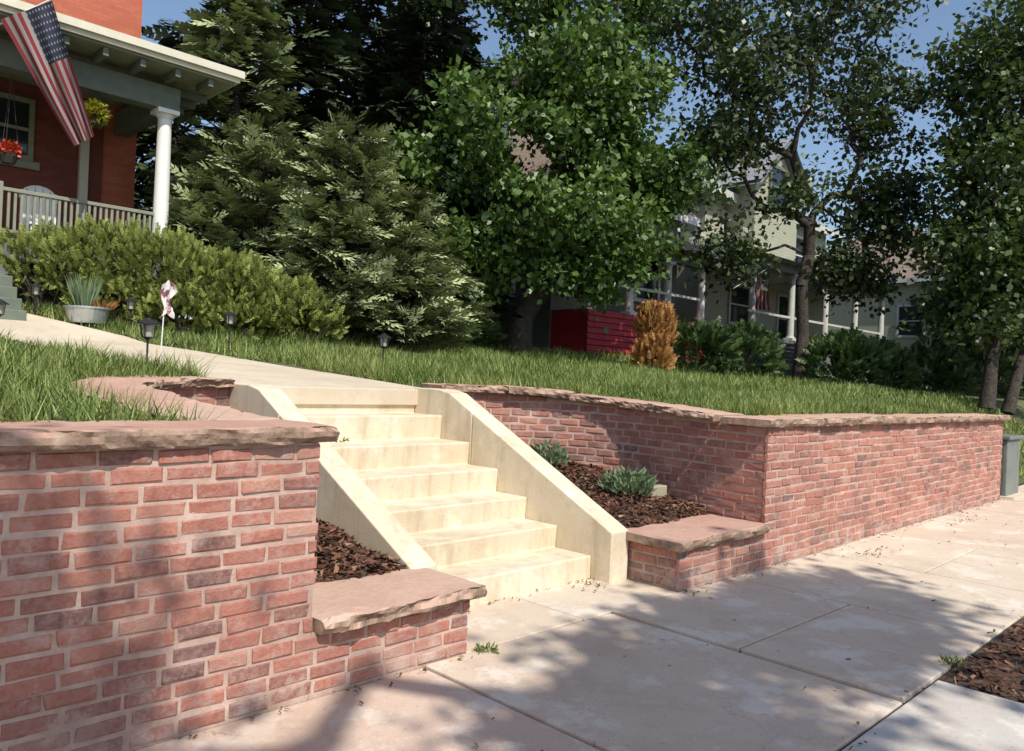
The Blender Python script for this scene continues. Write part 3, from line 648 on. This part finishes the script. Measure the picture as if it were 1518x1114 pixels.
m=MB(); m.box(2.7,4.3,14.28,14.368,5.05,5.20); m.obj('window_sill',GREENL,H)
m=MB(); m.box(5.0,5.16,14.26,14.368,3.37,6.0); m.box(.9,1.02,14.26,14.368,3.37,5.9); m.box(1.021,2.1,14.32,14.368,3.37,5.7); m.obj('door_and_trim',CREAM,H)

def mk_flagmat():
    m,nt,b,o=new_mat('flag_cloth'); uv=nt.nodes.new('ShaderNodeUVMap'); s=nt.nodes.new('ShaderNodeSeparateXYZ'); nt.links.new(uv.outputs[0],s.inputs[0])
    def M(op,a,b2=None,c=None):
        n=nt.nodes.new('ShaderNodeMath'); n.operation=op
        for i,v in enumerate((a,b2,c)):
            if v is None: continue
            if isinstance(v,(int,float)): n.inputs[i].default_value=v
            else: nt.links.new(v,n.inputs[i])
        return n.outputs[0]
    u,v=s.outputs[0],s.outputs[1]
    st=M('LESS_THAN',M('FRACT',M('MULTIPLY',v,6.5)),.5)
    c=mixc(nt,st,(.42,.37,.35),(.28,.035,.05))
    can=M('MULTIPLY',M('LESS_THAN',u,.4),M('GREATER_THAN',v,.4615))
    fu=M('SUBTRACT',M('FRACT',M('MULTIPLY',u,20)),.5); fv=M('SUBTRACT',M('FRACT',M('MULTIPLY',v,16)),.5)
    star=M('LESS_THAN',M('ADD',M('MULTIPLY',fu,fu),M('MULTIPLY',fv,fv)),.04)
    cc=mixc(nt,star,(.035,.04,.075),(.33,.33,.35)); c=mixc(nt,can,c,cc)
    nt.links.new(c,b.inputs['Base Color']); b.inputs['Roughness'].default_value=.8
    t=nt.nodes.new('ShaderNodeBsdfTranslucent'); nt.links.new(c,t.inputs[0]); mx=nt.nodes.new('ShaderNodeMixShader'); mx.inputs[0].default_value=.3
    nt.links.new(b.outputs[0],mx.inputs[1]); nt.links.new(t.outputs[0],mx.inputs[2]); nt.links.new(mx.outputs[0],o.inputs[0]); return m
FLAG=mk_flagmat()
def flag(name,A,B,Cc,Dd,pole,wave=.05,nw=3.5):
    rt=root(name); nu,nv=50,24; A,B,Cc,Dd=map(np.array,(A,B,Cc,Dd)); V=[];UV=[]
    nrm=np.cross(B-A,Cc-A); nrm=nrm/np.linalg.norm(nrm)
    for i in range(nu+1):
        for j in range(nv+1):
            u=i/nu; v=j/nv; p=(A*(1-v)+B*v)*(1-u)+(Cc*(1-v)+Dd*v)*u
            p=p+nrm*wave*math.sin(v*nw*2*math.pi+u*2.0)*(.25+.75*u)+nrm*wave*.5*math.sin(u*7+v*3); V.append(p); UV.append((u,v))
    idx=np.arange((nu+1)*(nv+1)).reshape(nu+1,nv+1); F=np.c_[idx[:-1,:-1].ravel(),idx[1:,:-1].ravel(),idx[1:,1:].ravel(),idx[:-1,1:].ravel()]
    ob=fast_mesh('cloth',np.array(V),F,FLAG,rt,smooth=True); l=ob.data.uv_layers.new(name='UVMap'); UV=np.array(UV,dtype=np.float32)
    l.data.foreach_set('uv',UV[F.ravel()].ravel())
    m=MB(); m.cyl(pole[0],pole[1],.016,.012,10); m.obj('pole',WHITE,rt)
    m=MB(); m.cyl(pole[1],tuple(np.array(pole[1])+np.array([0,0,.05])),.03,.02,8); m.obj('finial',GALV,rt)
flag('porch_flag',(2.90,11.1,6.58),(3.50,10.75,6.98),(4.02,11.25,4.92),(4.26,11.0,5.12),((2.45,11.75,6.2),(3.62,10.65,7.10)),.09,2.5)
flag('porch_flag',(22.6,9.0,4.7),(23.0,8.8,5.2),(22.9,9.1,3.9),(23.3,8.9,3.9),((22.3,9.6,4.5),(23.05,8.7,5.25)),.05)

YEL=leafmat('yellow_flower',(.10,.14,.02),(.30,.30,.03),(.6,.5,.05),.2); REDF=leafmat('red_flower',(.04,.09,.02),(.5,.04,.02),(.7,.06,.02),.2)
def basket(name,c,mat,seed,n=700,r=.22,zt=6.1):
    rng=np.random.default_rng(seed); rt=root(name); u=unit(rng,n); P=np.array(c)+u*rng.uniform(.3,1,n)[:,None]*np.array([r,r,r*.9])
    leafcloud('flowers',P,u+rng.normal(0,.4,(n,3)),unit(rng,n),np.full(n,.08),np.full(n,.03),rng.normal(.5,.25,n),mat,rt)
    m=MB(); m.cyl((c[0],c[1],c[2]-.22),(c[0],c[1],c[2]-.05),.10,.16,14)
    for a in (0,2.1,4.2): m.cyl((c[0]+.15*math.cos(a),c[1]+.15*math.sin(a),c[2]-.05),(c[0],c[1],zt),.005,.005,5)
    m.obj('pot',DARKW,rt)
basket('hanging_flower_basket',(4.50,11.85,5.72),YEL,71)
basket('hanging_flower_basket',(3.30,12.1,4.85),REDF,72,300,.15)
ch=root('porch_chair'); m=MB()
cx_,cy_,cz_=4.05,13.0,3.45
m.box(cx_-.25,cx_+.25,cy_-.25,cy_+.22,cz_+.34,cz_+.38)
for a in (-.22,.22):
    for b in (-.22,.2): m.cyl((cx_+a,cy_+b,3.37),(cx_+a*.9,cy_+b*.9,cz_+.35),.018,.018,8)
for i in range(8):
    a=math.pi*i/8; b=math.pi*(i+1)/8
    m.cyl((cx_+.3*math.cos(a),cy_+.24,cz_+.85+.25*math.sin(a)),(cx_+.3*math.cos(b),cy_+.24,cz_+.85+.25*math.sin(b)),.022,.022,8)
for q in (-.24,-.12,0,.12,.24): m.box(cx_+q-.055,cx_+q+.055,cy_+.23,cy_+.25,cz_+.38,cz_+.86+.24*math.sqrt(max(0,1-(q/.3)**2)))
m.obj('frame',WHITE,ch)

tb=root('galvanized_tub'); m=MB(); tx,ty=3.95,9.95; tz=float(g(ty))
m.cyl((tx,ty,tz),(tx,ty,tz+.22),.26,.31,28); m.cyl((tx,ty,tz+.22),(tx,ty,tz+.245),.325,.325,28); m.obj('tub',GALV,tb)
rng=np.random.default_rng(8); n=160; a=rng.uniform(0,6.28,n)
P=np.c_[tx-.05+np.cos(a)*.12*rng.random(n),ty+np.sin(a)*.12*rng.random(n),np.full(n,tz+.22)]
leafcloud('spiky_leaves',P,np.c_[np.cos(a)*.35,np.sin(a)*.35,np.ones(n)],unit(rng,n),rng.uniform(.3,.6,n),np.full(n,.012),rng.normal(.5,.2,n),SAGE,tb)
P=np.c_[tx+.2+np.cos(a)*.14*rng.random(n),ty+np.sin(a)*.14*rng.random(n),np.full(n,tz+.22)]
leafcloud('dry_leaves',P,np.c_[np.cos(a)*.9,np.sin(a)*.9,np.ones(n)*.8],unit(rng,n),rng.uniform(.1,.26,n),np.full(n,.012),rng.normal(.5,.2,n),RUST,tb)

LENS=simple('lens_plastic',(.35,.33,.28),(.45,.43,.38),4,.3,.05)
def pathlight(x,y,h=.42):
    z=float(gz(x,y)); rt=root('path_light'); m=MB()
    m.cyl((x,y,z-.1),(x,y,z+h-.17),.010,.010,8); m.cyl((x,y,z+h-.17),(x,y,z+h-.14),.02,.055,8)
    for i in range(4):
        a=math.pi/4+i*math.pi/2; m.cyl((x+.052*math.cos(a),y+.052*math.sin(a),z+h-.145),(x+.07*math.cos(a),y+.07*math.sin(a),z+h-.03),.006,.006,6)
    m.cyl((x,y,z+h-.03),(x,y,z+h-.015),.098,.098,16); m.cyl((x,y,z+h-.015),(x,y,z+h+.02),.09,.035,16); m.cyl((x,y,z+h+.02),(x,y,z+h+.032),.03,.02,12)
    m.obj('lantern_frame',BLACKM,rt)
    m=MB(); m.cyl((x,y,z+h-.14),(x,y,z+h-.032),.038,.05,12); m.obj('lens',LENS,rt)
for p in ((2.28,7.5,.45),(3.35,10.35,.45),(4.45,9.6,.46),(5.0,7.4,.55),(2.78,4.35,.43),(6.3,5.6,.46)): pathlight(*p)
gs=root('garden_flag'); m=MB(); x0,y0=2.70,3.85; z0=float(g(y0))
m.cyl((x0,y0,z0-.1),(x0+.02,y0,z0+.55),.006,.005,8); m.cyl((x0+.02,y0,z0+.55),(x0+.05,y0,z0+.8),.005,.004,8); m.obj('stake',WHITE,gs)
V=[];F=[]
for i in range(13):
    for jx in range(7):
        u=i/12; v=jx/6-.5; w=.045*(1-.55*abs(math.sin(u*3.3+.4)))+.018
        V.append((x0+.045+v*2*w+.015*math.sin(u*9),y0+.03*math.sin(v*9+u*7),z0+.50+u*.29+.025*math.cos(v*6)))
        if i<12 and jx<6: a=i*7+jx; F.append((a,a+1,a+8,a+7))
def mk_gf():
    m,nt,b,o=new_mat('garden_flag_cloth'); v=coord(nt); c=ramp(nt,nz(nt,16,2,.5,v),[(.54,(.66,.62,.60)),(.58,(.40,.08,.09)),(.66,(.08,.07,.12))]); nt.links.new(c,b.inputs['Base Color']); return m
fast_mesh('cloth',np.array(V),np.array(F),mk_gf(),gs,smooth=True)

ub=root('utility_box'); m=MB(); m.box(13.62,14.35,-.02,.62,0,.86); m.box(13.58,14.39,-.06,.66,.862,.92); m.obj('cabinet',BOXG,ub,bevel=.015)
m=MB(); m.box(13.5,14.45,-.15,.75,-.05,.025); m.obj('pad',WALKC,ub); m=MB(); m.box(13.60,13.618,.08,.10,.3,.5); m.box(13.605,13.619,.02,.58,.06,.8); m.obj('door',GREENG,ub)

# ------------------------------------------------------------------ neighbouring houses
def house(name,x0,x1,y0,y1,z0,ze,zr,wall,roof,trim,fw,sw_,porch=None,kind='hip',ov=.5,beam=None):
    h=root(name); m=MB(); m.box(x0,x1,y0,y1,z0,ze); 
    if kind=='gable': m.add([(x0,y0,ze),(x1,y0,ze),((x0+x1)/2,y0,zr-.3),(x0,y1,ze),(x1,y1,ze),((x0+x1)/2,y1,zr-.3)],[(0,1,2),(3,5,4)])
    m.obj('walls',wall,h); m=MB(); X0,X1,Y0,Y1=x0-ov,x1+ov,y0-ov,y1+ov; xm=(x0+x1)/2
    if kind=='gable':
        m.add([(X0,Y0,ze-.25),(xm,Y0,zr),(X1,Y0,ze-.25),(X0,Y1,ze-.25),(xm,Y1,zr),(X1,Y1,ze-.25)],[(0,3,4,1),(1,4,5,2)]); m.add([(X0,Y0,ze-.4),(xm,Y0,zr-.15),(X1,Y0,ze-.4),(X0,Y1,ze-.4),(xm,Y1,zr-.15),(X1,Y1,ze-.4)],[(0,1,4,3),(1,2,5,4)])
    else:
        r=min(x1-x0,y1-y0)/2*.8; m.add([(X0,Y0,ze),(X1,Y0,ze),(X1,Y1,ze),(X0,Y1,ze),(xm,y0+r,zr),(xm,y1-r,zr)],[(0,1,4),(1,2,5,4),(2,3,5),(3,0,4,5),(0,3,2,1)])
    m.obj('roof',roof,h)
    if kind=='hip':
        m=MB(); m.box(X0,X1,Y0-.03,Y0,ze-.28,ze-.003); m.box(X0-.03,X0,Y0,Y1,ze-.28,ze-.003); m.obj('fascia',trim,h)
    mf=MB();mg=MB()
    for (a,b,c,d) in fw: window(mf,mg,a,b,y0,c,d,.12)
    for (a,b,c,d) in sw_:
        mg.box(x0-.03,x0+.02,a,b,c,d); mf.box(x0-.07,x0+.02,a-.12,a,c-.12,d+.12); mf.box(x0-.07,x0+.02,b,b+.12,c-.12,d+.12); mf.box(x0-.07,x0+.02,a,b,d,d+.12); mf.box(x0-.07,x0+.02,a,b,c-.12,c); mf.box(x0-.05,x0-.031,a,b,(c+d)/2-.03,(c+d)/2+.03)
    mf.obj('window_frames',trim,h); mg.obj('window_glass',GLASS,h)
    if porch:
        px0,px1,py,zf,zp,skirt,nc=porch
        m=MB()
        if skirt is REDP:
            zq=z0
            while zq<zf-.02:
                m.add([(px0,py-.04,zq),(px1,py-.04,zq),(px1,py-.005,zq+.15),(px0,py-.005,zq+.15),(px0,py+.03,zq),(px1,py+.03,zq),(px1,py+.03,zq+.15),(px0,py+.03,zq+.15)],[(0,1,2,3),(0,4,5,1),(3,2,6,7),(0,3,7,4),(1,5,6,2)]); zq+=.165
            m.box(px0+.05,px1-.05,py+.031,y0-.01,z0,zf)
        else: m.box(px0,px1,py,y0-.01,z0,zf)
        m.obj('porch_base',skirt,h)
        m=MB()
        for i in range(nc): column(m,px0+.25+(px1-px0-.5)*i/(nc-1),py+.25,zf,zp,.13)
        m.box(px0,px1,py+.22,py+.28,zf+.8,zf+.88); m.obj('porch_posts',trim,h)
        m=MB(); m.box(px0,px1,py+.1,py+.4,zp,zp+.30); m.obj('porch_beam',beam or trim,h)
        m=MB(); m.add([(px0-.4,py-.4,zp+.30),(px1+.4,py-.4,zp+.30),(px1+.4,y0,zp+.30),(px0-.4,y0,zp+.30),(px0+.4,y0-.01,zp+1.3),(px1-.4,y0-.01,zp+1.3)],[(0,1,5,4),(1,2,5),(3,0,4),(0,3,2,1)]); m.obj('porch_roof',roof,h)
    return h
house('cream_house',26,36.5,13,25,1.8,8.8,12.2,CSID,SHING,GRAYW,[(27.2,28.4,6.6,8.1),(29.6,30.8,6.6,8.1),(33,34.4,6.6,8.1),(28,29.6,4,5.4),(32,33,3.5,5.4)],[(14,15,6.6,8),(17,18,6.6,8),(21,22,7,8.4),(15,16.2,4,5.4)],(24.5,36.5,10,3.2,5.6,GSID,5),beam=GREENG)
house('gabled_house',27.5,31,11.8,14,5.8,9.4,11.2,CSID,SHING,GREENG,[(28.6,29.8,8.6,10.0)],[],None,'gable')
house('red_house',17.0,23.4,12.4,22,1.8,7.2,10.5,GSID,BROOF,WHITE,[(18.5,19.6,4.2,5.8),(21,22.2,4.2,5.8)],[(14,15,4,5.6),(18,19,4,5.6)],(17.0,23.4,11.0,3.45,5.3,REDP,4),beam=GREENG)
house('tan_house',44,54,9,20,1.5,7.5,11,CSID,BROOF,GRAYW,[(46,47.5,4.5,6),(50,51.5,4.5,6)],[(11,12.2,4.5,6)],(44,54,6.5,2.6,4.8,GSID,4))
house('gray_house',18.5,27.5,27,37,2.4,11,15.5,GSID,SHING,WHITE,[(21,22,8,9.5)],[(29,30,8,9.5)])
f=root('wooden_fence'); m=MB()
for i in range(9): m.box(23.5,27.8,9.3,9.33,1.75+i*.14,1.75+i*.14+.12)
for i in range(4): m.box(23.5+i*1.4,23.6+i*1.4,9.331,9.43,1.5,3.05)
m.obj('boards',DARKW,f)

rng=np.random.default_rng(90); rt=root('distant_trees'); P=[];segs=[]
spots=[]
for i in range(26): spots.append((rng.uniform(42,85),rng.uniform(-2,40),rng.uniform(4,8),rng.uniform(2.4,4.5)))
for i in range(12): spots.append((rng.uniform(0,30),rng.uniform(40,48),rng.uniform(6,9),rng.uniform(3,4.5)))
spots+=[(33,5.2,4.2,2.0),(36,4.0,3.6,2.2),(40,6.0,4.6,2.2)]
for (x,y,z,r) in spots:
    n=1300; u=unit(rng,n); lump=1+.3*np.sin(u[:,0]*5+x)*np.cos(u[:,1]*4+u[:,2]*5+y); P.append(np.array([x,y,z])+u*(rng.random(n)**.35*lump*r)[:,None]*np.array([1,1,.95])); segs.append(((x,y,1.0),(x,y,z),.25,.1))
P=np.vstack(P); n=len(P)
leafcloud('foliage',P,unit(rng,n),unit(rng,n)+np.array([0,0,1]),rng.uniform(.35,.65,n),rng.uniform(.13,.22,n),rng.normal(.4,.2,n),FAR,rt); tubes('trunks',segs,BARK,rt,6)

# street tree behind the viewer (casts the dappled shade on pavement and wall)
tree('street_tree',[(1.0,-4.95,-.05),(1.0,-5.0,2.0),(1.1,-5.2,4.0),(1.1,-5.6,5.6),(1.1,-6.2,6.8)],
 [((3.2,-7.25,8.0),(1.5,.5,.5),2.0),((.8,-7.75,8.0),(1.0,.5,.5),1.2),((-1.15,-6.15,7.8),(.32,.4,.5),.8),((-1.6,-6.5,7.2),(.45,.4,.4),.5),((1.2,-9.0,9.2),(2.4,1.2,.9),1.0)],
 120,140,.15,.16,DECID3,81,spread=.22)

# ------------------------------------------------------------------ light, sky, camera
w=bpy.data.worlds.new('World'); scene.world=w; w.use_nodes=True; nt=w.node_tree; nt.nodes.clear()
bg=nt.nodes.new('ShaderNodeBackground'); ow=nt.nodes.new('ShaderNodeOutputWorld'); sk=nt.nodes.new('ShaderNodeTexSky'); sk.sky_type='NISHITA'; sk.sun_disc=False
el=math.atan2(-SUN[2],math.hypot(SUN[0],SUN[1])); sk.sun_elevation=el; sk.sun_rotation=math.atan2(-SUN[0],-SUN[1])%(2*math.pi)
sk.air_density=1.0; sk.dust_density=1.0; sk.ozone_density=1.0
nt.links.new(sk.outputs[0],bg.inputs[0]); bg.inputs[1].default_value=.15; nt.links.new(bg.outputs[0],ow.inputs[0])
ld=bpy.data.lights.new('sun','SUN'); ld.energy=5.0; ld.angle=math.radians(.55); ld.color=(1,.95,.86); lo=bpy.data.objects.new('sun',ld); link(lo)
lo.rotation_euler=Vector(SUN).to_track_quat('-Z','Y').to_euler(); lo.location=(-5,-15,20)
cd=bpy.data.cameras.new('camera'); cd.lens=1180/1518*36; cd.sensor_width=36; cd.clip_start=.05; cd.clip_end=2000
co=bpy.data.objects.new('camera',cd); link(co)
co.matrix_world=Matrix.Translation((0,-3.15,1.5))@Matrix.Rotation(math.radians(-45),4,'Z')@Matrix.Rotation(math.radians(90),4,'X')@Matrix.Rotation(math.radians(2.5),4,'Z')
scene.camera=co
scene.view_settings.view_transform='Standard'; scene.view_settings.look='None'; scene.view_settings.exposure=0
